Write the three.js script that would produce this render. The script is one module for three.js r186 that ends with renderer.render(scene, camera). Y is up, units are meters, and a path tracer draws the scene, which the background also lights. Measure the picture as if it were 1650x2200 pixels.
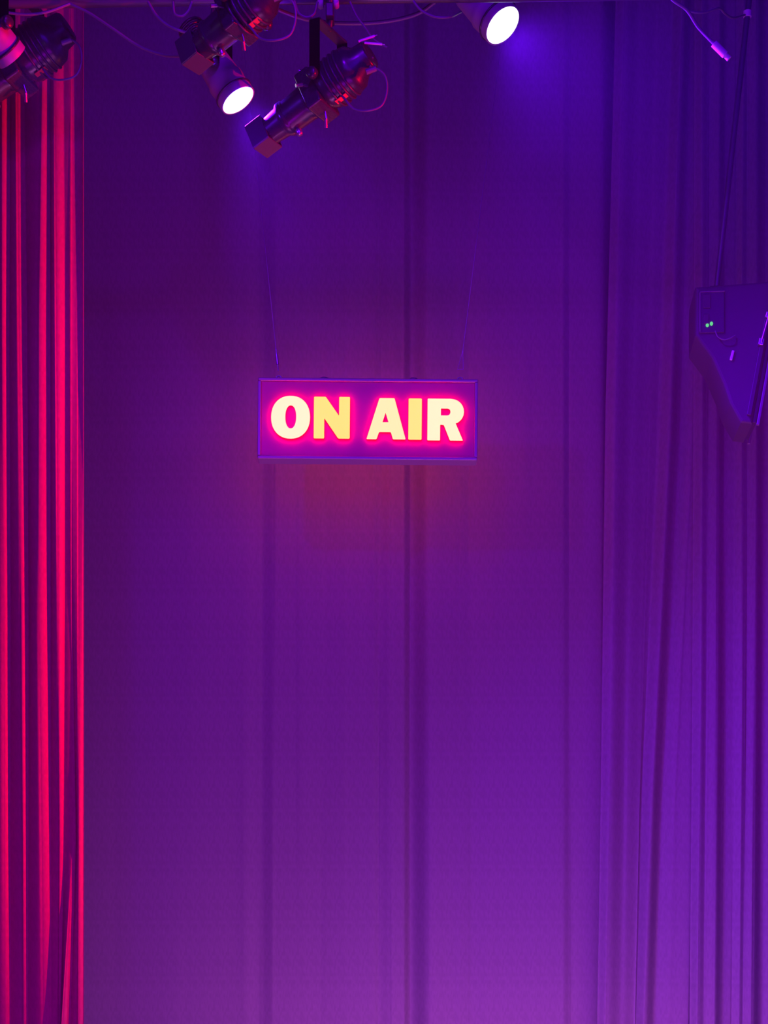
import * as THREE from 'three';
import { mergeGeometries, mergeVertices } from 'three/addons/utils/BufferGeometryUtils.js';
import { RoundedBoxGeometry } from 'three/addons/geometries/RoundedBoxGeometry.js';
import { RectAreaLightUniformsLib } from 'three/addons/lights/RectAreaLightUniformsLib.js';
RectAreaLightUniformsLib.init();

// ---------------------------------------------------------------- camera, exposure, haze, large lights
const scene = new THREE.Scene();
scene.background = new THREE.Color(0x000000);
const F = 3489, EYE = 1.6, HORIZON = 1842;                 // focal length in pixels of the 1650 x 2200 frame, eye height, image row of the horizon
const camera = new THREE.PerspectiveCamera(2 * Math.atan(1100 / F) * 180 / Math.PI, 1650 / 2200, 0.05, 60);
camera.position.set(0, EYE, 0);
camera.setViewOffset(1650, 2200, 0, 1100 - HORIZON, 1650, 2200);   // level phone, lens shifted up: verticals stay upright
const renderer = new THREE.WebGLRenderer({ antialias: true });
renderer.toneMapping = THREE.LinearToneMapping;
renderer.toneMappingExposure = 0.95;
renderer.shadowMap.enabled = true;
scene.fog = new THREE.FogExp2(0xffffff, 0.010);            // stage haze
const BLUE = [0.12, 0.001, 1.0], RED = [1, 0.0, 0.0];
const col = (c) => new THREE.Color().setRGB(...c);

function rectLight(name, c, intensity, w, h, pos, target) {
  const l = new THREE.RectAreaLight(col(c), intensity, w, h);
  l.name = name; l.position.set(...pos); l.lookAt(...target); scene.add(l); return l;
}
function spotLight(name, c, intensity, angle, penumbra, pos, dir, radius = 1) {
  const l = new THREE.SpotLight(col(c), intensity, 0, angle, penumbra, 2);
  l.name = name; l.position.copy(pos); l.target.position.copy(pos).addScaledVector(dir, 1);
  l.castShadow = true; l.shadow.mapSize.set(1024, 1024); l.shadow.radius = radius; scene.add(l); scene.add(l.target); return l;
}
// unseen batten, below the frame, lighting the backdrop foot (fixture built at the end)
const WASH = { pos: [0.32, 0.34, -4.1], target: [0.28, 1.5, -4.85], w: 1.5, h: 0.1 };
rectLight('unseen_wash_batten_light', [0.95, 0.17, 0.85], 54, WASH.w, WASH.h, WASH.pos, WASH.target);
// unseen violet flood downstage, also below the frame, lighting the middle of the backdrop
const FLOOD = { pos: [0.15, 0.45, -2.4], target: [0.1, 1.9, -4.85], w: 1.8, h: 0.3 };
rectLight('unseen_floor_flood_light', [0.45, 0.0, 1.0], 22.5, FLOOD.w, FLOOD.h, FLOOD.pos, FLOOD.target);
// unseen red spot, out of view at right, raking across the left-hand curtain
const REDPOS = new THREE.Vector3(3.4, 2.0, -3.17), REDDIR = new THREE.Vector3(-4.35, 0.36, -0.42).normalize();
// added fill: one large soft violet panel out of view behind the camera
const FILL = { pos: [0.3, 3.3, 0.6], target: [0.2, 2.6, -4.85], w: 3.4, h: 1.6 };
rectLight('added_fill_light', [0.1, 0.0, 1.0], 5.2, FILL.w, FILL.h, FILL.pos, FILL.target);

// ---------------------------------------------------------------- helpers
let seed = 7; const rnd = () => (seed = (seed * 16807) % 2147483647) / 2147483647;
const V = (x, y, z) => new THREE.Vector3(x, y, z);
const at = (px, py, d) => V((px - 825) / F * d, EYE + (HORIZON - py) / F * d, -d);   // a point seen at a pixel, d metres in front of the lens
const taken = {};
function numbered(n) { const k = taken[n] = (taken[n] ?? -1) + 1; return k ? `${n}_${String(k).padStart(3, '0')}` : n; }
function tag(o, label, category, group, kind) {
  o.name = numbered(o.name); o.userData.label = label; o.userData.category = category;
  if (group) o.userData.group = group; if (kind) o.userData.kind = kind; return o;
}
function shadows(m) { m.castShadow = m.receiveShadow = true; return m; }
function thing(name, label, category, pos, group) {
  const o = new THREE.Group(); o.name = name; o.position.copy(pos); scene.add(o); return tag(o, label, category, group);
}
function part(parent, name, geo, mat, label) {
  const m = shadows(new THREE.Mesh(Array.isArray(geo) ? merge(geo) : geo, mat)); m.name = name; if (label) m.userData.label = label; parent.add(m); return m;
}
function merge(list) { return list.length === 1 ? list[0] : mergeGeometries(list.map((g) => { const q = g.index ? g.toNonIndexed() : g; for (const k of Object.keys(q.attributes)) if (!['position', 'normal', 'uv'].includes(k)) q.deleteAttribute(k); return q; })); }
function struct(name, w, h, d, x, y, z, mat) {
  const m = shadows(new THREE.Mesh(new THREE.BoxGeometry(w, h, d), mat)); m.name = name; m.position.set(x, y, z); m.userData.kind = 'structure'; scene.add(m); return m;
}
const box = (w, h, d, x = 0, y = 0, z = 0, r = 0.003) => new RoundedBoxGeometry(w, h, d, 2, Math.min(r, w / 2.1, h / 2.1, d / 2.1)).translate(x, y, z);
function rod(a, b, r, seg = 12, r2 = r) {                       // a round bar from a to b
  const d = b.clone().sub(a), g = new THREE.CylinderGeometry(r2, r, d.length(), seg);
  g.applyQuaternion(new THREE.Quaternion().setFromUnitVectors(V(0, 1, 0), d.clone().normalize()));
  return g.translate((a.x + b.x) / 2, (a.y + b.y) / 2, (a.z + b.z) / 2);
}
function tube(pts, r, n = 48, seg = 8) { return new THREE.TubeGeometry(new THREE.CatmullRomCurve3(pts), n, r, seg); }
function frameOf(d, up = V(0, 1, 0)) {                           // rotation whose +z is d and whose x is level
  const z = d.clone().normalize(), x = up.clone().cross(z).normalize(), y = z.clone().cross(x);
  return new THREE.Matrix4().makeBasis(x, y, z);
}
function lathe(profile, seg = 40) { return new THREE.LatheGeometry(profile.map(([r, z]) => new THREE.Vector2(r, z)), seg).rotateX(Math.PI / 2); } // axis along +z

// ---------------------------------------------------------------- procedural surfaces
function noiseTexture(size, fn, color = false) {
  const data = new Uint8Array(size * size * 4);
  for (let j = 0; j < size; j++) for (let i = 0; i < size; i++) { const v = fn(i, j), k = (j * size + i) * 4; data[k] = data[k + 1] = data[k + 2] = Math.max(0, Math.min(255, v * 255)); data[k + 3] = 255; }
  const t = new THREE.DataTexture(data, size, size); t.wrapS = t.wrapT = THREE.RepeatWrapping; t.magFilter = THREE.LinearFilter;
  if (color) t.colorSpace = THREE.SRGBColorSpace; t.needsUpdate = true; return t;
}
const grid = Array.from({ length: 64 * 64 }, rnd);
const vnoise = (x, y, p) => { const xi = Math.floor(x), yi = Math.floor(y), fx = x - xi, fy = y - yi, g = (a, b) => grid[((b % p + p) % p) * 64 + ((a % p + p) % p)], s = (t) => t * t * (3 - 2 * t); const u = s(fx), v = s(fy); return (g(xi, yi) * (1 - u) + g(xi + 1, yi) * u) * (1 - v) + (g(xi, yi + 1) * (1 - u) + g(xi + 1, yi + 1) * u) * v; };
const weave = noiseTexture(256, (i, j) => 0.5 + 0.22 * Math.sin(i * Math.PI / 2) * Math.sin(j * Math.PI / 2) + 0.35 * (rnd() - 0.5));
const pile = noiseTexture(256, (i, j) => 0.86 + 0.14 * (0.6 * vnoise(i / 4, j / 16, 64 > 16 ? 16 : 16) + 0.4 * rnd()), true);
const scuff = noiseTexture(256, (i, j) => 0.45 + 0.3 * vnoise(i / 16, j / 16, 16) + 0.15 * vnoise(i / 4, j / 4, 64));
const rep = (t, x, y) => { const c = t.clone(); c.repeat.set(x, y); c.needsUpdate = true; return c; };
const fabric = (c) => new THREE.MeshStandardMaterial({ color: col(c), roughness: 0.96, map: rep(pile, 6, 6), bumpMap: rep(weave, 20, 20), bumpScale: 0.0004 });
const M = {
  drape: fabric([0.2, 0.19, 0.2]), leg: fabric([0.4, 0.06, 0.11]), side: fabric([0.2, 0.19, 0.2]),
  black: new THREE.MeshStandardMaterial({ color: col([0.03, 0.03, 0.033]), roughness: 0.45, roughnessMap: scuff }),
  satin: new THREE.MeshStandardMaterial({ color: col([0.06, 0.06, 0.065]), roughness: 0.35, metalness: 0.3 }),
  parbody: new THREE.MeshStandardMaterial({ color: col([0.34, 0.33, 0.34]), roughness: 0.45, metalness: 0.2 }),
  steel: new THREE.MeshStandardMaterial({ color: col([0.5, 0.5, 0.52]), roughness: 0.3, metalness: 0.9 }),
  pipe: new THREE.MeshStandardMaterial({ color: col([0.1, 0.1, 0.11]), roughness: 0.35, metalness: 0.4 }),
  rubber: new THREE.MeshStandardMaterial({ color: col([0.05, 0.05, 0.05]), roughness: 0.5 }),
  cable: new THREE.MeshStandardMaterial({ color: col([0.16, 0.15, 0.16]), roughness: 0.4 }),
  white: new THREE.MeshStandardMaterial({ color: col([0.75, 0.74, 0.72]), roughness: 0.5 }),
  redpaint: new THREE.MeshStandardMaterial({ color: col([0.6, 0.03, 0.04]), roughness: 0.45 }),
  wire: new THREE.MeshStandardMaterial({ color: col([0.45, 0.45, 0.47]), roughness: 0.35, metalness: 0.8 }),
  plaster: new THREE.MeshStandardMaterial({ color: col([0.05, 0.05, 0.052]), roughness: 0.9, bumpMap: rep(scuff, 8, 8), bumpScale: 0.002 }),
  floor: new THREE.MeshStandardMaterial({ color: col([0.06, 0.055, 0.055]), roughness: 0.6, roughnessMap: rep(scuff, 6, 6) }),
  plastic: new THREE.MeshStandardMaterial({ color: col([0.06, 0.06, 0.065]), roughness: 0.55, bumpMap: rep(weave, 10, 10), bumpScale: 0.0003 }),
  lens: new THREE.MeshStandardMaterial({ color: 0x111111, emissive: col([0.75, 0.72, 1.0]), emissiveIntensity: 3.0, roughness: 0.3 }),
};

// ---------------------------------------------------------------- room shell
const CEIL = 4.6, BACK = -5.35;
struct('floor', 8.4, 0.2, 9.4, 0, -0.1, -1.15, M.floor);
struct('ceiling', 8.4, 0.2, 9.4, 0, CEIL + 0.1, -1.15, M.plaster);
struct('wall_back', 8.4, CEIL, 0.2, 0, CEIL / 2, BACK - 0.1, M.plaster);
struct('wall_front', 8.4, CEIL, 0.2, 0, CEIL / 2, 3.25, M.plaster);
struct('wall_left', 0.2, CEIL, 8.5, -4.1, CEIL / 2, -1.1, M.plaster);
struct('wall_right', 0.2, CEIL, 8.5, 4.1, CEIL / 2, -1.1, M.plaster);

// ---------------------------------------------------------------- curtains
// A hanging cloth from columns of control points. rows: [image row it was read at, [[pixel column, metres forward of the cloth's plane, kind], ...]]
// kind 'c' = rounded crest, 'v' = crease, 's' = soft.
function cloth(depth, rows, nPer = 10, ny = 70, y0 = 0.01, y1 = CEIL - 0.005, thick = 0.004) {
  const n = rows[0][1].length, yOf = (py) => EYE + (HORIZON - py) / F * depth;
  const keys = rows.map(([py, pts]) => [yOf(py), pts]).sort((a, b) => a[0] - b[0]);
  const front = [], uv = [];
  const cols = (n - 1) * nPer + 1;
  for (let j = 0; j <= ny; j++) {
    const y = y0 + (y1 - y0) * j / ny;
    let k = 0; while (k < keys.length - 2 && y > keys[k + 1][0]) k++;
    let t = (y - keys[k][0]) / (keys[k + 1][0] - keys[k][0]); t = Math.max(0, Math.min(1, t));
    const P = keys[k][1].map((a, i) => { const b = keys[k + 1][1][i]; return [a[0] + (b[0] - a[0]) * t, a[1] + (b[1] - a[1]) * t, a[2]]; });
    for (let i = 0; i < n - 1; i++) for (let s = 0; s < nPer + (i === n - 2 ? 1 : 0); s++) {
      const q = s / nPer, [xa, za, ka] = P[i], [xb, zb, kb] = P[i + 1];
      let e = q * q * (3 - 2 * q);
      if (ka === 'c' && kb === 'v') e = q * q; else if (ka === 'v' && kb === 'c') e = 1 - (1 - q) * (1 - q);
      const x = (xa + (xb - xa) * q - 825) / F * depth, z = -depth + za + (zb - za) * e + 0.0015 * Math.sin(y * 2.1 + i * 1.7);
      front.push([x, y, z]); uv.push([x, y]);
    }
  }
  // front sheet, back sheet, closed edges
  const N = front.length, pos = new Float32Array(N * 6), uvs = new Float32Array(N * 4), idx = [];
  front.forEach(([x, y, z], i) => { pos.set([x, y, z], i * 3); pos.set([x, y, z - thick], (N + i) * 3); uvs.set(uv[i], i * 2); uvs.set(uv[i], (N + i) * 2); });
  const id = (i, j) => j * cols + i;
  for (let j = 0; j < ny; j++) for (let i = 0; i < cols - 1; i++) {
    const a = id(i, j), b = id(i + 1, j), c = id(i + 1, j + 1), d = id(i, j + 1);
    idx.push(a, b, c, a, c, d, N + a, N + c, N + b, N + a, N + d, N + c);
  }
  for (let j = 0; j < ny; j++) for (const i of [0, cols - 1]) { const a = id(i, j), d = id(i, j + 1); i ? idx.push(a, N + a, N + d, a, N + d, d) : idx.push(a, N + d, N + a, a, d, N + d); }
  for (let i = 0; i < cols - 1; i++) for (const j of [0, ny]) { const a = id(i, j), b = id(i + 1, j); j ? idx.push(a, b, N + b, a, N + b, N + a) : idx.push(a, N + b, b, a, N + a, N + b); }
  const g = new THREE.BufferGeometry();
  g.setAttribute('position', new THREE.BufferAttribute(pos, 3)); g.setAttribute('uv', new THREE.BufferAttribute(uvs, 2)); g.setIndex(idx); g.computeVertexNormals();
  return g;
}
function curtain(name, label, geo, mat, group) {
  const m = shadows(new THREE.Mesh(geo, mat)); m.name = name; scene.add(m); return tag(m, label, 'curtain', group);
}
// back cloth: broad soft folds
{
  const f = [[-420, 0, 's'], [-240, .04, 's'], [-60, 0, 's'], [80, .02, 's'], [240, .012, 's'], [400, .016, 's'], [520, .012, 's'], [562, .003, 's'], [592, .014, 's'], [640, .012, 's'], [700, .008, 's'], [745, .012, 's'], [800, .010, 's'], [818, .002, 's'], [838, .010, 's'], [866, .004, 's'], [884, -.022, 's'], [920, .028, 's'], [985, .016, 's'], [1010, .010, 's'], [1050, .016, 's'], [1140, .018, 's'], [1206, .02, 's'], [1224, .010, 's'], [1290, .014, 's'], [1330, -.04, 's'], [1420, -.05, 's'], [1520, -.02, 's'], [1640, -.05, 's'], [1780, -.02, 's']];
  const shift = (k) => f.map(([x, z, c], i) => [x + k * Math.sin(i * 2.3), z, c]);
  curtain('backdrop_curtain', 'broad flat purple-lit backdrop curtain hanging behind the lit letter sign', cloth(4.85, [[-600, shift(5)], [900, shift(0)], [2400, shift(4)]], 12, 60), M.drape, 'stage curtains');
}
// right-hand curtains: narrower crisp folds
{
  const row = (o) => [[1283 + o[0], -.005, 's'], [1300 + o[0], .02, 's'], [1338 + o[0], -.004, 's'], [1370 + o[1], -.016, 's'], [1384 + o[2], -.022, 's'], [1403 + o[2], .016, 's'], [1428 + o[2], -.012, 's'], [1456 + o[2], .010, 's'], [1490 + o[2] * .6, .016, 's']];
  curtain('side_curtain', 'narrow purple curtain panel overlapping the right edge of the backdrop', cloth(4.76, [[-600, row([60, 60, 70])], [0, row([40, 45, 62])], [900, row([18, 26, 34])], [1700, row([8, 6, -4])], [2200, row([0, -4, -20])], [2500, row([-4, -6, -26])]], 12, 60), M.side, 'stage curtains');
  const r2 = (o) => [[1488 + o, -.02, 's'], [1502 + o, .010, 's'], [1517 + o, .002, 's'], [1536 + o, .010, 's'], [1556 + o, -.010, 's'], [1576 + o, -.008, 's'], [1590 + o, .008, 's'], [1600 + o, .003, 's'], [1617 + o, .012, 's'], [1640 + o, -.010, 's'], [1666 + o, .012, 's'], [1700 + o, 0, 's'], [1760 + o, .03, 's'], [1830 + o, -.01, 's'], [1900 + o, .03, 's'], [1980 + o, -.01, 's'], [2060 + o, .03, 's']];
  curtain('side_curtain', 'pleated dark curtain hanging behind the loudspeaker', cloth(4.7, [[-600, r2(8)], [900, r2(4)], [1500, r2(2)], [2200, r2(-4)], [2500, r2(-6)]], 12, 60), M.side, 'stage curtains');
}
// left-hand leg: sharp pleats raked by the red spot
{
  const mk = (s, h) => {
    const out = [[-640, 0, 'v'], [-600, .02, 'c'], [-560, 0, 'v'], [-500, .02, 'c'], [-460, 0, 'v'], [-400, .02, 'c'], [-360, 0, 'v'], [-300, .02, 'c'], [-260, 0, 'v'], [-200, .02, 'c'], [-170, 0, 'v'], [-120, .02, 'c'], [-96, 0, 'v'], [-50, .02, 'c'], [-30, .0, 'v']];
    s.forEach(([a, b], i) => out.push([a, h[i], 'c'], [b, 0, 'v']));
    out.push([180, 0, 's']); return out;
  };
  const H = [.013, .013, .018, .015, .001, -.003];
  curtain('leg_curtain', 'pleated curtain at the left with glowing red fold edges', cloth(4.05, [
    [-600, mk([[6, 21], [38, 53], [93, 107], [118, 137], [150, 154], [165, 178]], H)],
    [200, mk([[6, 21], [38, 53], [93, 107], [119, 138], [150, 154], [165, 178]], H)],
    [700, mk([[6, 20], [42, 57], [86, 108], [122, 140], [150, 154], [166, 178]], H)],
    [1300, mk([[9, 23], [48, 60], [85, 109], [126, 139], [152, 156], [168, 178]], [.013, .013, .018, .012, .002, .002])],
    [1800, mk([[11, 21], [51, 60], [91, 109], [129, 137], [160, 164], [170, 178]], [.012, .011, .014, .007, .004, .008])],
    [2200, mk([[12, 21], [52, 60], [94, 109], [126, 131], [136, 150], [168, 178]], [.010, .008, .010, .002, .02, .008])],
    [2500, mk([[12, 21], [52, 60], [94, 109], [112, 116], [120, 138], [168, 178]], [.010, .008, .010, .002, .02, .008])],
  ], 12, 90, 0.01, CEIL - 0.005, 0.0012), M.leg, 'stage curtains');
}

// ---------------------------------------------------------------- the sign
{
  const D = 4.44, S = F / D, W = 0.602, H = 0.222, T = 0.065;
  const c = at(790, 899.5, D);
  const sign = thing('illuminated_sign', 'hanging lightbox sign with glowing yellow letters reading ON AIR', 'sign', c);
  sign.rotation.z = -0.0085;
  const paint = new THREE.MeshStandardMaterial({ color: col([0.3, 0.27, 0.28]), roughness: 0.4, metalness: 0.2 });
  const panelMat = new THREE.MeshStandardMaterial({ color: col([0.5, 0.07, 0.16]), roughness: 0.4 });
  const rim = 0.009;
  part(sign, 'housing', [box(W, rim, T, 0, H / 2 - rim / 2, -T / 2), box(W, rim, T, 0, -H / 2 + rim / 2, -T / 2), box(rim, H - 2 * rim, T, -W / 2 + rim / 2, 0, -T / 2, .002), box(rim, H - 2 * rim, T, W / 2 - rim / 2, 0, -T / 2, .002)], paint);
  part(sign, 'face_panel', box(W - 2 * rim, H - 2 * rim, 0.006, 0, 0, -0.011, .001), panelMat);
  part(sign, 'back_panel', box(W - 2 * rim, H - 2 * rim, 0.006, 0, 0, -T + 0.011, .001), panelMat);
  for (const bx of [-0.12, 0.125]) part(sign, 'bolt_cap', lathe([[0, 0.006], [0.010, 0.005], [0.016, 0.001], [0.016, -0.001], [0, -0.001]], 20).rotateX(-Math.PI / 2).translate(bx, H / 2 + 0.001, -0.02), M.steel);
  // letters, drawn on a 1650-wide enlargement of the sign's own drawing: 1 unit = 0.3515 frame pixels
  const u = 0.3515 / S, ox = (790 - 500) / 0.3515, oy = (899.5 - 720) / 0.3515;
  const p = (x, y) => new THREE.Vector2((x - ox) * u, -(y - oy) * u);
  const poly = (pts, r = 7) => {                                     // closed outline with softly rounded corners
    const s = new THREE.Shape(), n = pts.length;
    pts.forEach(([x, y], i) => {
      const a = pts[(i + n - 1) % n], b = pts[(i + 1) % n], q = p(x, y), qa = p(...a), qb = p(...b);
      const ra = Math.min(r * u, qa.distanceTo(q) / 2.2), rb = Math.min(r * u, qb.distanceTo(q) / 2.2);
      const s1 = q.clone().add(qa.clone().sub(q).setLength(ra)), s2 = q.clone().add(qb.clone().sub(q).setLength(rb));
      i ? s.lineTo(s1.x, s1.y) : s.moveTo(s1.x, s1.y); s.quadraticCurveTo(q.x, q.y, s2.x, s2.y);
    });
    s.closePath(); return s;
  };
  const superEllipse = (cx, cy, rx, ry, e) => Array.from({ length: 48 }, (_, i) => { const t = i / 48 * Math.PI * 2, k = Math.cos(t), m = Math.sin(t); return [cx + rx * Math.sign(k) * Math.abs(k) ** e, cy + ry * Math.sign(m) * Math.abs(m) ** e]; });
  const hole = (s, pts, r) => { s.holes.push(poly(pts, r)); return s; };
  const arc = (cx, cy, rx, ry, a0, a1, n = 10) => Array.from({ length: n + 1 }, (_, i) => { const t = (a0 + (a1 - a0) * i / n) * Math.PI / 180; return [cx + rx * Math.cos(t), cy + ry * Math.sin(t)]; });
  // the photo's letters follow the sign's own slight tilt, undone here
  const letters = [
    ['letter_o', hole(poly(superEllipse(354, 508, 119, 131, 0.92), 2), superEllipse(355, 506, 33, 70, 0.92), 2), 1.0],
    ['letter_n', poly([[496, 381], [568, 381], [650, 497], [650, 381], [716, 381], [716, 636], [646, 636], [560, 512], [560, 636], [496, 636]]), 0.72],
    ['letter_a', hole(poly([[896, 386], [988, 386], [1058, 638], [980, 638], [967, 594], [895, 594], [880, 638], [818, 638]]), [[934, 476], [952, 533], [916, 533]], 2), 0.9],
    ['letter_i', poly([[1074, 387], [1155, 387], [1155, 639], [1074, 639]]), 0.75],
    ['letter_r', hole(poly([[1190, 387], [1330, 387], ...arc(1335, 466, 78, 78, -88, 62), [1362, 536], [1408, 642], [1328, 642], [1290, 548], [1268, 546], [1268, 642], [1190, 642]], 5), [[1272, 447], [1312, 447], ...arc(1312, 468, 18, 21, -80, 80, 6), [1312, 489], [1272, 489]], 2), 1.0],
  ];
  const ledge = new THREE.MeshStandardMaterial({ color: col([0.4, 0.02, 0.02]), emissive: col([1, 0.0, 0.0]), emissiveIntensity: 13, roughness: 0.5 });  // glowing letter sides, shaped to throw red onto the panel around them
  for (const [n, shape, k] of letters) {
    const g = new THREE.ExtrudeGeometry(shape, { depth: 0.011, bevelEnabled: true, bevelSize: 0.0007, bevelThickness: 0.0007, bevelSegments: 1, curveSegments: 10 });
    const glow = new THREE.MeshStandardMaterial({ color: col([0.15, 0.12, 0.05]), emissive: col([1.4, 0.86 + 0.5 * (k - 0.7), 0.03 + 1.6 * (k - 0.7)]), emissiveIntensity: 1.0, roughness: 0.5 });
    const front = shadows(new THREE.Mesh(g, [glow, ledge])); front.name = n; front.position.z = -0.008; sign.add(front);
    const back = shadows(new THREE.Mesh(g, [glow, ledge])); back.name = n; back.rotation.y = Math.PI; back.position.z = -T + 0.008; sign.add(back);  // unseen rear letters, facing the cloth
  }
  for (const [ex, ez] of [[-0.246, -0.03], [0.253, -0.03]]) part(sign, 'eyelet', new THREE.TorusGeometry(0.007, 0.0018, 8, 20).translate(ex, H / 2 + 0.006, ez), M.steel);
  const lf = rectLight('sign_face_light', [1, 0.02, 0.02], 0.2, 0.54, 0.13, [c.x, c.y, c.z + 0.006], [c.x, c.y, 0]);
  const lb = rectLight('unseen_sign_back_light', [1, 0.0, 0.12], 5, 0.54, 0.13, [c.x, c.y, c.z - T - 0.006], [c.x, c.y, -10]);  // out of view, placed to redden the cloth behind the sign
  // two thin wires up to the ceiling, each with its hook at the sign
  for (const [a, b, side] of [[[598, 797], [545, 300], 'left'], [[989, 797], [1058, 245], 'right']]) {
    const p0 = at(...a, D + 0.03), p1 = at(...b, D + 0.03), k = (CEIL - p0.y) / (p1.y - p0.y), top = p0.clone().lerp(p1, k);
    const w = thing('suspension_wire', side === 'left' ? 'thin wire with a turnbuckle holding up the left end of the sign' : 'thin wire with a forked end holding up the right end of the sign', 'wire', p0, 'wires carrying the sign');
    const dir = top.clone().sub(p0), loc = (t) => dir.clone().multiplyScalar(t), len = dir.length();
    part(w, 'strand', rod(loc(0.055 / len), dir, 0.0011, 6), M.wire);
    if (side === 'left') { part(w, 'turnbuckle', [rod(loc(0.0), loc(0.02 / len), 0.0015, 8), rod(loc(0.018 / len), loc(0.045 / len), 0.0042, 10), rod(loc(0.042 / len), loc(0.06 / len), 0.002, 8)], M.steel); }
    else part(w, 'fork', [rod(loc(0.058 / len), V(-0.008, 0.004, 0), 0.0011, 6), rod(loc(0.058 / len), V(0.008, 0.004, 0), 0.0011, 6), rod(V(-0.008, 0.004, 0), V(0.008, 0.004, 0), 0.0011, 6)], M.wire);
    part(w, 'ceiling_hook', lathe([[0, 0.012], [0.004, 0.012], [0.006, 0.004], [0.018, 0.002], [0.018, -0.002], [0, -0.002]], 16).rotateX(Math.PI / 2).translate(dir.x, dir.y - 0.002, dir.z), M.steel);
  }
}

// ---------------------------------------------------------------- lighting pipes
function pipe(label, a, b, r = 0.0185) {
  const c = a.clone().lerp(b, 0.5), t = thing('lighting_pipe', label, 'pipe', c, 'pipes of the lighting rig');
  part(t, 'tube', rod(a.clone().sub(c), b.clone().sub(c), r, 28), M.pipe);
  for (const s of [0.12, 0.88]) { const q = a.clone().lerp(b, s).sub(c); part(t, 'hanger', rod(q, V(q.x, CEIL - c.y, q.z), 0.006, 10), M.satin); part(t, 'pipe_collar', new THREE.TorusGeometry(r + 0.004, 0.006, 8, 20).rotateY(Math.PI / 2).translate(q.x, q.y, q.z), M.satin); }
  return t;
}
const PD = 3.62;
const pipeY = (px) => at(px, 0, PD).setY(at(px, -0.5 - (px) * 0.0135, PD).y);
pipe('scratched grey lighting pipe running along the top edge of the photo', V(-3.2, pipeY(825).y - 3.2 * 0.0135, -PD), V(3.2, pipeY(825).y + 3.2 * 0.0135, -PD));
pipe('upper pipe of the rig, out of sight above the frame', V(-3.2, 4.12, -3.9), V(3.2, 4.12, -3.9));
pipe('front pipe of the rig, out of sight above the frame', V(-3.2, 4.1, -3.42), V(3.2, 4.1, -3.42));
const MAINY = (x) => pipeY(825).y + x * 0.0135;

// ---------------------------------------------------------------- fixtures
const dirTo = (p, dx, dy, c) => {          // world direction that reads as (dx, dy) in the picture and turns by cosine c towards the lens
  const v = p.clone().sub(camera.position).normalize(), r = V(1, 0, 0).addScaledVector(v, -v.x).normalize(), dn = v.clone().cross(r).normalize(); if (dn.y > 0) dn.negate();
  const l = Math.hypot(dx, dy), s = Math.sqrt(1 - c * c);
  return r.multiplyScalar(dx / l * s).addScaledVector(dn, dy / l * s).addScaledVector(v, -c).normalize();
};
// clamp on a pipe, stem and U-shaped yoke; everything local to the thing at pivot
function rigging(t, pivot, d, half, pipePt, yokeDrop = 0.11) {
  const side = V(0, 1, 0).cross(d).setY(0).normalize(), up = V(0, 1, 0), q = pipePt.clone().sub(pivot);
  const top = V(q.x, q.y - 0.055, q.z), bar = up.clone().multiplyScalar(Math.min(yokeDrop, top.y - 0.02));
  const strap = (a, b) => { const g = box(0.004, a.distanceTo(b), 0.026, 0, 0, 0, .0015), y = b.clone().sub(a).normalize(), z = y.clone().cross(side).normalize(); g.applyMatrix4(new THREE.Matrix4().makeBasis(side.clone(), y, z.lengthSq() ? z : V(0, 0, 1))); const m = a.clone().lerp(b, .5); return g.translate(m.x, m.y, m.z); };
  const cross = box(2 * half, 0.005, 0.026, 0, 0, 0, .0015).applyMatrix4(new THREE.Matrix4().makeBasis(side.clone(), up.clone(), side.clone().cross(up))).translate(bar.x, bar.y, bar.z);
  const yoke = part(t, 'yoke', [...[-1, 1].map((s) => strap(side.clone().multiplyScalar(s * half), bar.clone().addScaledVector(side, s * half))), cross], M.satin);
  for (const s of [-1, 1]) part(yoke, 'knob', lathe([[0, 0.022], [0.010, 0.021], [0.013, 0.016], [0.013, 0.006], [0.006, 0.004], [0.006, 0], [0, 0]], 14).applyMatrix4(frameOf(side.clone().multiplyScalar(s))).translate(side.x * s * half, side.y * s * half, side.z * s * half), M.black);
  const clamp = part(t, 'clamp', [rod(bar, top, 0.008, 12), box(0.018, 0.03, 0.05, top.x, top.y + 0.012, top.z), new THREE.TorusGeometry(0.029, 0.0075, 8, 24, Math.PI * 1.35).rotateZ(-Math.PI * 0.9).rotateY(Math.PI / 2).translate(q.x, q.y, q.z)], M.satin);
  return { clamp, top, q, bar };
}
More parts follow.
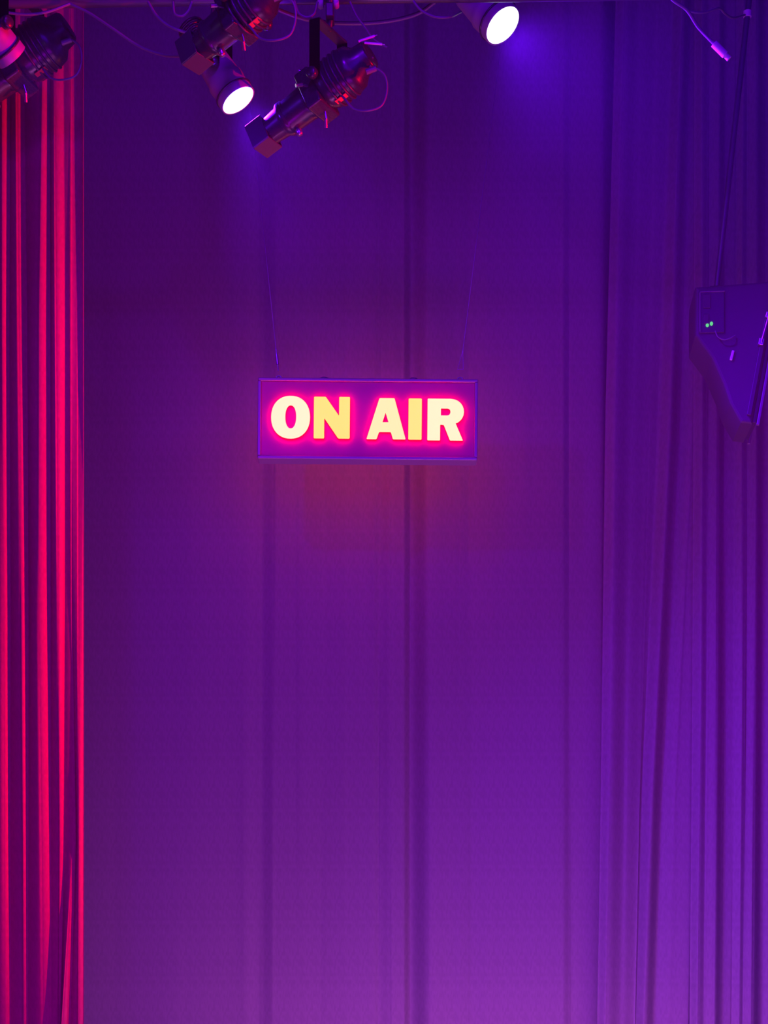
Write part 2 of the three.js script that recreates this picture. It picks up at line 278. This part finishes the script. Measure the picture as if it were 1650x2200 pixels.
function parCan(label, lensPt, d, pipePt, R, lit, angle, group = 'blue par cans') {
  const L = 2.6 * R, pivot = lensPt.clone().addScaledVector(d, -L * 0.62), t = thing('par_can', label, 'spotlight', pivot, group), m = frameOf(d);
  const z0 = L * 0.62, put = (g) => g.applyMatrix4(m);
  const snout = part(t, 'snout', put(lathe([[R * .98, z0 + .012], [R * 1.06, z0 + .012], [R * 1.06, z0 - .006], [R * 1.02, z0 - .01], [R * 1.02, z0 - .03], [R * 1.05, z0 - .034], [R * 1.05, z0 - .046], [R * .99, z0 - .05], [R * .92, z0 - .1], [R * .86, z0 - .1], [R * .95, z0 - .02], [R * .98, z0 + .012]])), M.parbody);
  part(snout, 'clip_ring', put(new THREE.TorusGeometry(R * 1.06, 0.0028, 8, 40).translate(0, 0, z0 - .008)), M.black);
  part(t, 'body', put(lathe([[R * .92, z0 - .095], [R * .9, z0 - .12], [R * .72, z0 - .155], [R * .62, z0 - .165], [R * .6, -L * .38 + .012], [R * .5, -L * .38], [0, -L * .38]])), M.parbody);
  const fins = []; for (let k = 0; k < 5; k++) fins.push(put(new THREE.TorusGeometry(R * (.74 - k * .012), .0035, 6, 36).translate(0, 0, z0 - .158 - k * .011)));
  part(t, 'cooling_fins', fins, M.black);
  const lens = part(t, 'lens', put(lathe([[0, z0 + .017], [R * .5, z0 + .016], [R * .97, z0 + .012], [R * .97, z0 + .004], [0, z0 + .004]])), M.lens, 'glowing blue-white lens');
  const r = rigging(t, pivot, d, R * 1.2, pipePt, 0.1);
  part(t, 'power_cable', tube([d.clone().multiplyScalar(-L * .38), d.clone().multiplyScalar(-L * .5).add(V(0, -.02, .01)), V(r.q.x * .6 + .03, r.q.y * .4, r.q.z * .4 + .03), r.q.clone().add(V(.06, .03, .02))], .0035, 40, 6), M.rubber);
  spotLight('par_can_light', BLUE, lit, angle, 1, lensPt.clone().addScaledVector(d, 0.022), d, R / 0.02 * 0.7);
  return t;
}
function profileSpot(label, front, rear, pipePt, k = 1) {
  const axis = front.clone().sub(rear), L = axis.length(), d = axis.clone().normalize(), pivot = rear.clone().addScaledVector(axis, 0.36), t = thing('profile_spotlight', label, 'spotlight', pivot, 'dark profile spotlights');
  const m = frameOf(d), put = (g) => g.applyMatrix4(m), zf = L * .64, zr = -L * .36;
  const w = 0.046 * k;                                             // half width of the lamp house
  part(t, 'lamp_house', put(lathe([[0, zr], [w * .55, zr], [w * .66, zr + .006], [w * .72, zr + .03], [w * 1.0, zr + .045], [w * 1.06, zr + .06], [w * 1.06, zr + L * .36], [w * .9, zr + L * .4], [w * .8, zr + L * .42], [0, zr + L * .42]])), M.black);
  const vents = []; for (let i = 0; i < 4; i++) vents.push(put(new THREE.TorusGeometry(w * 1.075, .003, 6, 36).translate(0, 0, zr + .068 + i * .013)));
  part(t, 'vent_rings', vents, M.satin);
  part(t, 'gate', put(merge([box(w * 1.9, w * 1.9, L * .12, 0, 0, zr + L * .46, .006)])), M.black);
  for (const [sx, sy] of [[0, 1], [0, -1], [1, 0], [-1, 0]]) part(t, 'shutter_handle', put(merge([rod(V(sx * w * .9, sy * w * .9, zr + L * .45), V(sx * w * 1.32 + sy * .006, sy * w * 1.32, zr + L * .47), .0026, 8), rod(V(sx * w * 1.26, sy * w * 1.26, zr + L * .467), V(sx * w * 1.5 + sy * .01, sy * w * 1.5, zr + L * .5), .0042, 8)])), M.steel);
  part(t, 'lens_tube', put(lathe([[w * .78, zr + L * .5], [w * .86, zr + L * .52], [w * .8, zr + L * .55], [w * .76, zr + L * .7], [w * .82, zr + L * .71], [w * .82, zr + L * .74], [w * .7, zr + L * .76], [w * .56, zf - .012], [w * .5, zf - .012], [w * .5, zr + L * .55]])), M.black);
  const f = part(t, 'gel_holder', put(merge([box(w * 1.22, .004, .045, 0, w * .6, zf - .022, .0015), box(w * 1.22, .004, .045, 0, -w * .6, zf - .022, .0015), box(.004, w * 1.22, .045, w * .6, 0, zf - .022, .0015), box(.004, w * 1.22, .045, -w * .6, 0, zf - .022, .0015)])), M.satin);
  part(f, 'gel_frame', put(merge([box(w * 1.12, .006, .003, 0, w * .53, zf - .006, .001), box(w * 1.12, .006, .003, 0, -w * .53, zf - .006, .001), box(.006, w * 1.05, .003, w * .53, 0, zf - .006, .001), box(.006, w * 1.05, .003, -w * .53, 0, zf - .006, .001)])), M.steel);
  part(t, 'lens', put(lathe([[0, zf - .016], [w * .35, zf - .018], [w * .5, zf - .024], [w * .5, zf - .028], [0, zf - .028]])), new THREE.MeshPhysicalMaterial({ color: col([.05, .05, .06]), roughness: .08, clearcoat: 1 }));
  part(t, 'focus_knob', put(lathe([[0, .02], [.007, .019], [.008, .008], [.004, .006], [.004, 0], [0, 0]], 12).rotateX(Math.PI / 2).translate(0, -w * .72, zr + L * .68)), M.steel);
  part(t, 'warning_label', put(box(.016, .002, .03, w * .2, -w * 1.07, zr + L * .3, .0006)), M.redpaint, 'small red label');
  const r = rigging(t, pivot, d, w * 1.28, pipePt, 0.14);
  // tail: plug and looped flex
  const rearL = d.clone().multiplyScalar(zr - .004);
  return { t, d, pivot, rearL, r };
}
const par = (px, py, depth) => at(px, py, depth);
{
  const p1 = par(506, 207, 3.76), d1 = dirTo(p1, 45, 66, 0.5);
  parCan('bright blue par can beside the leftmost fully visible dark spotlight', p1, d1, V(p1.x - 0.1, 4.12, -3.9), 0.0415, 40.0, 0.84);
  const p2 = par(1074, 48, 3.78), d2 = dirTo(p2, 68, 60, 0.62);
  parCan('bright blue par can at the top edge, right of centre, hanging alone', p2, d2, V(p2.x - 0.12, 4.12, -3.9), 0.0465, 44.0, 0.98);
  const p0 = par(18, 112, 3.26), d0 = dirTo(p0, 45, 60, -0.22);
  parCan('par can at the left edge, its lens turned away from view', p0, d0, V(p0.x - 0.1, 4.1, -3.42), 0.031, 3.0, 0.9);
}
const B = profileSpot('dark profile spotlight hanging lowest, pointing at the left wire of the sign', at(550, 306, 3.72), at(797, 116, 3.58), V(at(709, 0, PD).x, MAINY(at(709, 0, PD).x), -PD), 1.05);
const A = profileSpot('dark profile spotlight crossing the pipe just above the left blue lamp', at(402, 126, 3.5), at(600, -42, 3.36), V(at(535, 0, 3.44).x, 4.1, -3.42), 1.02);
const C = profileSpot('dark profile spotlight at the left edge in front of the red pleats', at(-108, 246, 3.84), at(146, 56, 3.76), V(at(55, 0, 3.78).x, 4.12, -3.9), 1.22);
for (const [f, s] of [[B, 1], [C, 1], [A, 1]]) {
  const e = f.rearL, X = (x, y, z = 0) => e.clone().add(V(x * s, y * s, z));
  const plug = part(f.t, 'plug', rod(X(-.014, -.052, .02), X(.008, -.044, .02), .0062, 12), M.cable);
  part(f.t, 'flex', tube([X(0, -.01, .0), X(-.004, -.04, .012), X(.008, -.044, .02), X(.026, -.058, .02), X(.032, -.09, .02), X(.02, -.125, .02), X(-.008, -.136, .02), X(-.04, -.128, .01), X(-.062, -.1, .0), X(-.07, -.08, -.03)], .0024, 64, 8), M.cable);
}
// pale cable ties round the pipe at the low spotlight's clamp
for (const px of [689, 722]) { const q = at(px, 0, PD); q.y = MAINY(q.x); const t = shadows(new THREE.Mesh(new THREE.TorusGeometry(0.0235, 0.0045, 8, 28).scale(1, 1, 1.5).rotateY(Math.PI / 2), M.white)); t.name = 'cable_tie'; t.position.copy(q); scene.add(t); tag(t, px < 700 ? 'white tie round the pipe, left of the low spotlight clamp' : 'white tie round the pipe, right of the low spotlight clamp', 'tie', 'white ties on the pipe'); }

// ---------------------------------------------------------------- loose cables in the rig
function cable(label, pts, r = 0.0035, plug, mat = M.cable) {
  const w = pts.map(([x, y, d]) => at(x, y, d)), t = thing('power_cable', label, 'cable', w[0]);
  const l = w.map((q) => q.clone().sub(w[0]));
  part(t, 'cord', tube(l, r, 64, 8), mat);
  if (plug) { const b = l[l.length - 1], a = b.clone().sub(l[l.length - 2]).normalize(); part(t, 'connector', [rod(b.clone().addScaledVector(a, -.006), b.clone().addScaledVector(a, .03), .0085, 14), rod(b.clone().addScaledVector(a, .028), b.clone().addScaledVector(a, .042), .0062, 12)], M.white, 'pale connector'); }
  return t;
}
cable('thin cable drooping from the pipe towards the middle dark spotlight, left of the short one', [[150, 8, 3.6], [190, 27, 3.6], [240, 60, 3.6], [300, 100, 3.6], [350, 118, 3.58], [392, 121, 3.52]], .0032);
cable('short cable curving from the pipe to the upper end of the left blue lamp', [[318, 4, 3.6], [335, 32, 3.6], [360, 54, 3.6], [390, 67, 3.6], [410, 72, 3.62]], .0035);
cable('pale cable running just below the pipe at the far left', [[-60, 8, 3.58], [0, 24, 3.57], [55, 31, 3.57], [100, 26, 3.57], [150, 8, 3.58]], .0032);
cable('small red-lit cable loop under the pipe beside the left blue lamp', [[372, 4, 3.6], [376, 30, 3.6], [392, 34, 3.6], [405, 22, 3.6], [412, 4, 3.6]], .003);
cable('small cable loop just left of the low spotlight clamp', [[632, 2, 3.6], [642, 28, 3.6], [660, 37, 3.6], [674, 30, 3.6], [682, 4, 3.6]], .003);
cable('long slack cable swagging behind the low spotlight below the pipe', [[560, 4, 3.66], [600, 22, 3.68], [660, 42, 3.7], [740, 50, 3.7], [830, 46, 3.7], [900, 28, 3.68], [935, 4, 3.66]], .0045);
cable('thin cable dropping from the pipe to the rear end of the low spotlight', [[752, 4, 3.6], [766, 34, 3.6], [785, 60, 3.6], [800, 82, 3.6], [818, 94, 3.6], [832, 102, 3.6]], .0024);
cable('shallow cable loop under the pipe left of the hanging blue lamp', [[888, 2, 3.6], [905, 22, 3.6], [935, 36, 3.6], [962, 37, 3.6], [990, 26, 3.66]], .003);
cable('loose cable end with a pale connector dangling at the upper right', [[1425, -40, 3.585], [1442, -4, 3.585], [1476, 22, 3.6], [1500, 58, 3.62], [1528, 88, 3.62], [1538, 98, 3.62]], .0038, true);
cable('thin cable swagging from the dangling connector cable to the speaker pole', [[1476, 24, 3.63], [1510, 27, 3.64], [1544, 18, 3.66], [1556, 28, 3.7], [1572, 38, 3.8], [1600, 32, 4.0]], .0026);
for (const [a, b, l] of [[[770, 89], [805, 77], 'upper pale wire end sticking out behind the low spotlight'], [[783, 92], [821, 95], 'lower pale wire end sticking out behind the low spotlight']]) { const p0 = at(...a, 3.56), p1 = at(...b, 3.56), t = thing('wire_end', l, 'wire', p0); part(t, 'sleeve', rod(V(0, 0, 0), p1.clone().sub(p0), .0026, 10), M.white); part(t, 'tip', rod(p1.clone().sub(p0), p1.clone().sub(p0).multiplyScalar(1.15), .0015, 8), M.steel); }

// ---------------------------------------------------------------- loudspeaker
{
  const D = 4.32, o = at(1561, 811, D), t = thing('loudspeaker', 'small dark powered loudspeaker tilted down, green lights on its rear panel', 'speaker', o);
  // the cabinet's side faces the lens; its grille looks right and a little down. Drawn on the side: (column, row) -> metres
  const yaw = -0.1, q = new THREE.Matrix4().makeRotationY(yaw), W = 0.2, S = F / D, uv = (px, py) => [(px - 1561) / S, (811 - py) / S];
  const put = (g) => g.applyMatrix4(q), near = W / 2, P = (px, py, z = near) => V(...uv(px, py), z);
  const prof = new THREE.Shape(); [[1494, 648], [1652, 640], [1600, 926], [1586, 924], [1566, 888], [1552, 846], [1528, 790], [1494, 742]].forEach((a, i) => i ? prof.lineTo(...uv(...a)) : prof.moveTo(...uv(...a))); prof.closePath();
  part(t, 'cabinet', put(new THREE.ExtrudeGeometry(prof, { depth: W - .016, bevelEnabled: true, bevelSize: .008, bevelThickness: .008, bevelSegments: 3 }).translate(0, 0, -W / 2 + .008)), M.plastic);
  const bar = (a, b, w, d, z) => { const A = P(...a, z), Bq = P(...b, z), dd = Bq.clone().sub(A), g = box(w, dd.length(), d, 0, 0, 0, .002); g.rotateZ(Math.atan2(-dd.x, dd.y)); const m = A.lerp(Bq, .5); return g.translate(m.x, m.y, m.z); };
  const gr = part(t, 'grille', put(bar([1660, 655], [1611, 928], .012, W - .03, 0)), M.satin);
  part(gr, 'grille_frame', put(merge([bar([1670, 640], [1617, 936], .008, .012, near - .004), bar([1670, 640], [1617, 936], .008, .012, -near + .004)])), M.cable);
  part(t, 'side_rail', put(merge([bar([1638, 700], [1598, 916], .012, .01, near + .003)])), M.satin);
  const rp = part(t, 'jack_panel', put(box(.066, .108, .006, ...uv(1521, 697), near + .002, .002)), M.satin);
  part(rp, 'panel_rim', put(merge([bar([1497, 655], [1497, 738], .003, .008, near + .005), bar([1497, 655], [1548, 655], .003, .008, near + .005)])), M.cable);
  part(rp, 'power_socket', put(box(.02, .036, .006, ...uv(1511, 675), near + .006, .002)), M.rubber);
  part(rp, 'control_recess', put(box(.014, .026, .006, ...uv(1510, 712), near + .006, .002)), M.rubber);
  const green = new THREE.MeshStandardMaterial({ color: col([.02, .1, .03]), emissive: col([.12, .75, .2]), emissiveIntensity: 1 });
  for (const [x, y] of [[1512, 725], [1520.5, 722]]) part(rp, 'led_light', put(new THREE.SphereGeometry(.0042, 14, 10).scale(1, 1.25, .8).translate(...uv(x, y), near + .006)), green, 'glowing green indicator');
  part(t, 'handle', put(bar([1561, 799], [1566, 779], .007, .007, near + .002)), M.white, 'pale handle insert');
  part(t, 'side_bracket', put(merge([bar([1639, 706], [1622, 768], .0045, .01, near + .016), bar([1639, 704], [1635, 716], .014, .018, near + .008), bar([1624, 758], [1621, 772], .014, .018, near + .008)])), M.steel);
  part(t, 'top_bracket', put(merge([bar([1510, 641], [1600, 636], .012, .07, 0), bar([1540, 640], [1540, 618], .04, .04, 0)])), M.satin);
  part(t, 'power_lead', put(tube([P(1528, 738, near + .008), P(1534, 752, near + .012), P(1546, 758, near + .012), P(1560, 755, near + .012), P(1570, 748, near + .004)], .0018, 32, 6)), M.cable);
  // suspension pole
  const b = P(1540, 617, 0).applyMatrix4(q).add(o), p1 = at(1607, 20, 4.28), k = (CEIL - b.y) / (p1.y - b.y), top = b.clone().lerp(p1, k);
  const pole = thing('speaker_pole', 'thin slanting pole carrying the loudspeaker, with a white tag near its top', 'pole', b);
  const dir = top.clone().sub(b);
  part(pole, 'rod', rod(V(0, 0, 0), dir, .0078, 14), M.pipe);
  const tg = at(1606, 26, 4.27).sub(b);
  part(pole, 'tag', new THREE.CylinderGeometry(.0105, .0105, .016, 18).translate(...dir.clone().multiplyScalar(tg.y / dir.y).toArray()), M.white, 'white tag');
  part(pole, 'ceiling_plate', new THREE.CylinderGeometry(.04, .04, .008, 20).translate(dir.x, dir.y - .004, dir.z), M.satin);
}

// ---------------------------------------------------------------- unseen lamps placed to light the curtains and rig, and an added fill panel
function unseenFlood(name, label, q, c, lamps) {
  const m = new THREE.MeshStandardMaterial({ color: col([.1, .1, .1]), emissive: col(c), emissiveIntensity: 2, roughness: .4 });
  const p = V(...q.pos), t = thing(name, label, 'stage light', V(p.x, 0, p.z)), f = frameOf(V(...q.target).sub(p).normalize());
  const put = (g) => g.applyMatrix4(f).translate(0, p.y, 0);
  part(t, 'housing', put(box(q.w + .06, q.h + .06, .1, 0, 0, -.066, .01)), M.black);
  for (let k = 0; k < lamps; k++) part(t, 'lamp_lens', put(box(q.w / lamps - .02, q.h, .006, (k - (lamps - 1) / 2) * q.w / lamps, 0, -.009, .002)), m);
  for (const s of [-1, 1]) part(t, 'stand', [rod(V(s * q.w * .4, 0, .1), V(s * q.w * .4, p.y - .07, .05), .012, 10), rod(V(s * q.w * .4, 0, -.16), V(s * q.w * .4, p.y - .07, .05), .012, 10)], M.satin);
}
unseenFlood('unseen_wash_batten', 'long unseen floor batten washing the foot of the backdrop lavender from below the frame', WASH, [.95, .17, .85], 8);
unseenFlood('unseen_floor_flood', 'wide unseen violet floor flood standing in front of the stage below the frame', FLOOD, [.52, 0, 1], 4);
function unseenSpot(label, pos, dir, c, cd, angle, pen, Rl = 0.06, soft = 2, addedDoor = false) {
  const t = thing('unseen_spotlight', label, 'spotlight', pos), f = frameOf(dir), put = (g) => g.applyMatrix4(f);
  const m = new THREE.MeshStandardMaterial({ color: col([.1, .1, .1]), emissive: col(c), emissiveIntensity: 2, roughness: .4 });
  part(t, 'body', put(lathe([[0, -.28], [Rl * .8, -.28], [Rl, -.26], [Rl * 1.1, -.2], [Rl * 1.1, -.005], [Rl, -.005], [Rl, -.03], [0, -.03]])), M.black);
  part(t, 'lens', put(lathe([[0, -.012], [Rl * .9, -.016], [Rl * .9, -.024], [0, -.024]])), m);
  part(t, 'yoke', [rod(V(0, 0, -0).addScaledVector(dir, -.14), V(0, CEIL - pos.y, 0).addScaledVector(dir, -.14), .012, 12)], M.satin);
  spotLight('unseen_spotlight_light', c, cd, angle, pen, pos.clone().addScaledVector(dir, .01), dir, soft);
  if (addedDoor) {                                                     // added barn door, keeps the red light off the backdrop
    const a = V(-.01, 0, -.075), b = V(-Math.cos(.315), .03, -Math.sin(.315)).multiplyScalar(.32), e = b.clone().sub(a), g = box(.003, .5, e.length(), 0, 0, 0, .001);
    g.applyMatrix4(frameOf(e)).translate((a.x + b.x) / 2, (a.y + b.y) / 2, (a.z + b.z) / 2); part(t, 'added_barn_door', g, M.black);
  }
}
unseenSpot('unseen red spotlight off to the right, raking across the left curtain', REDPOS, REDDIR, RED, 230, 0.36, 0.9, 0.06, 0.5, true);
{
  const p = V(-0.25, 3.75, -2.55), d = V(-0.2, 3.45, -3.8).sub(p).normalize();
  unseenSpot('unseen blue spotlight above the frame lighting the rig from the front', p, d, [.2, .0, 1], 2.6, 0.95, 1, .05);  // out of view, placed to light the pipe and fixtures
}
{
  const p = V(...FILL.pos), t = thing('added_fill_panel', 'large added violet fill panel hanging unseen behind the camera', 'stage light', p), f = frameOf(V(...FILL.target).sub(p).normalize());
  part(t, 'frame', box(FILL.w + .08, FILL.h + .08, .06, 0, 0, -.045, .01).applyMatrix4(f), M.black);
  part(t, 'fill_lamp_diffuser', box(FILL.w, FILL.h, .01, 0, 0, -.011, .002).applyMatrix4(f), new THREE.MeshStandardMaterial({ color: col([.2, .2, .2]), emissive: col([.1, .0, 1.0]), emissiveIntensity: 1.5, roughness: .6 }));
  for (const s of [-.8, .8]) part(t, 'hanger', rod(V(s, .5, .05), V(s, CEIL - p.y, .05), .008, 10), M.satin);
}

renderer.render(scene, camera);
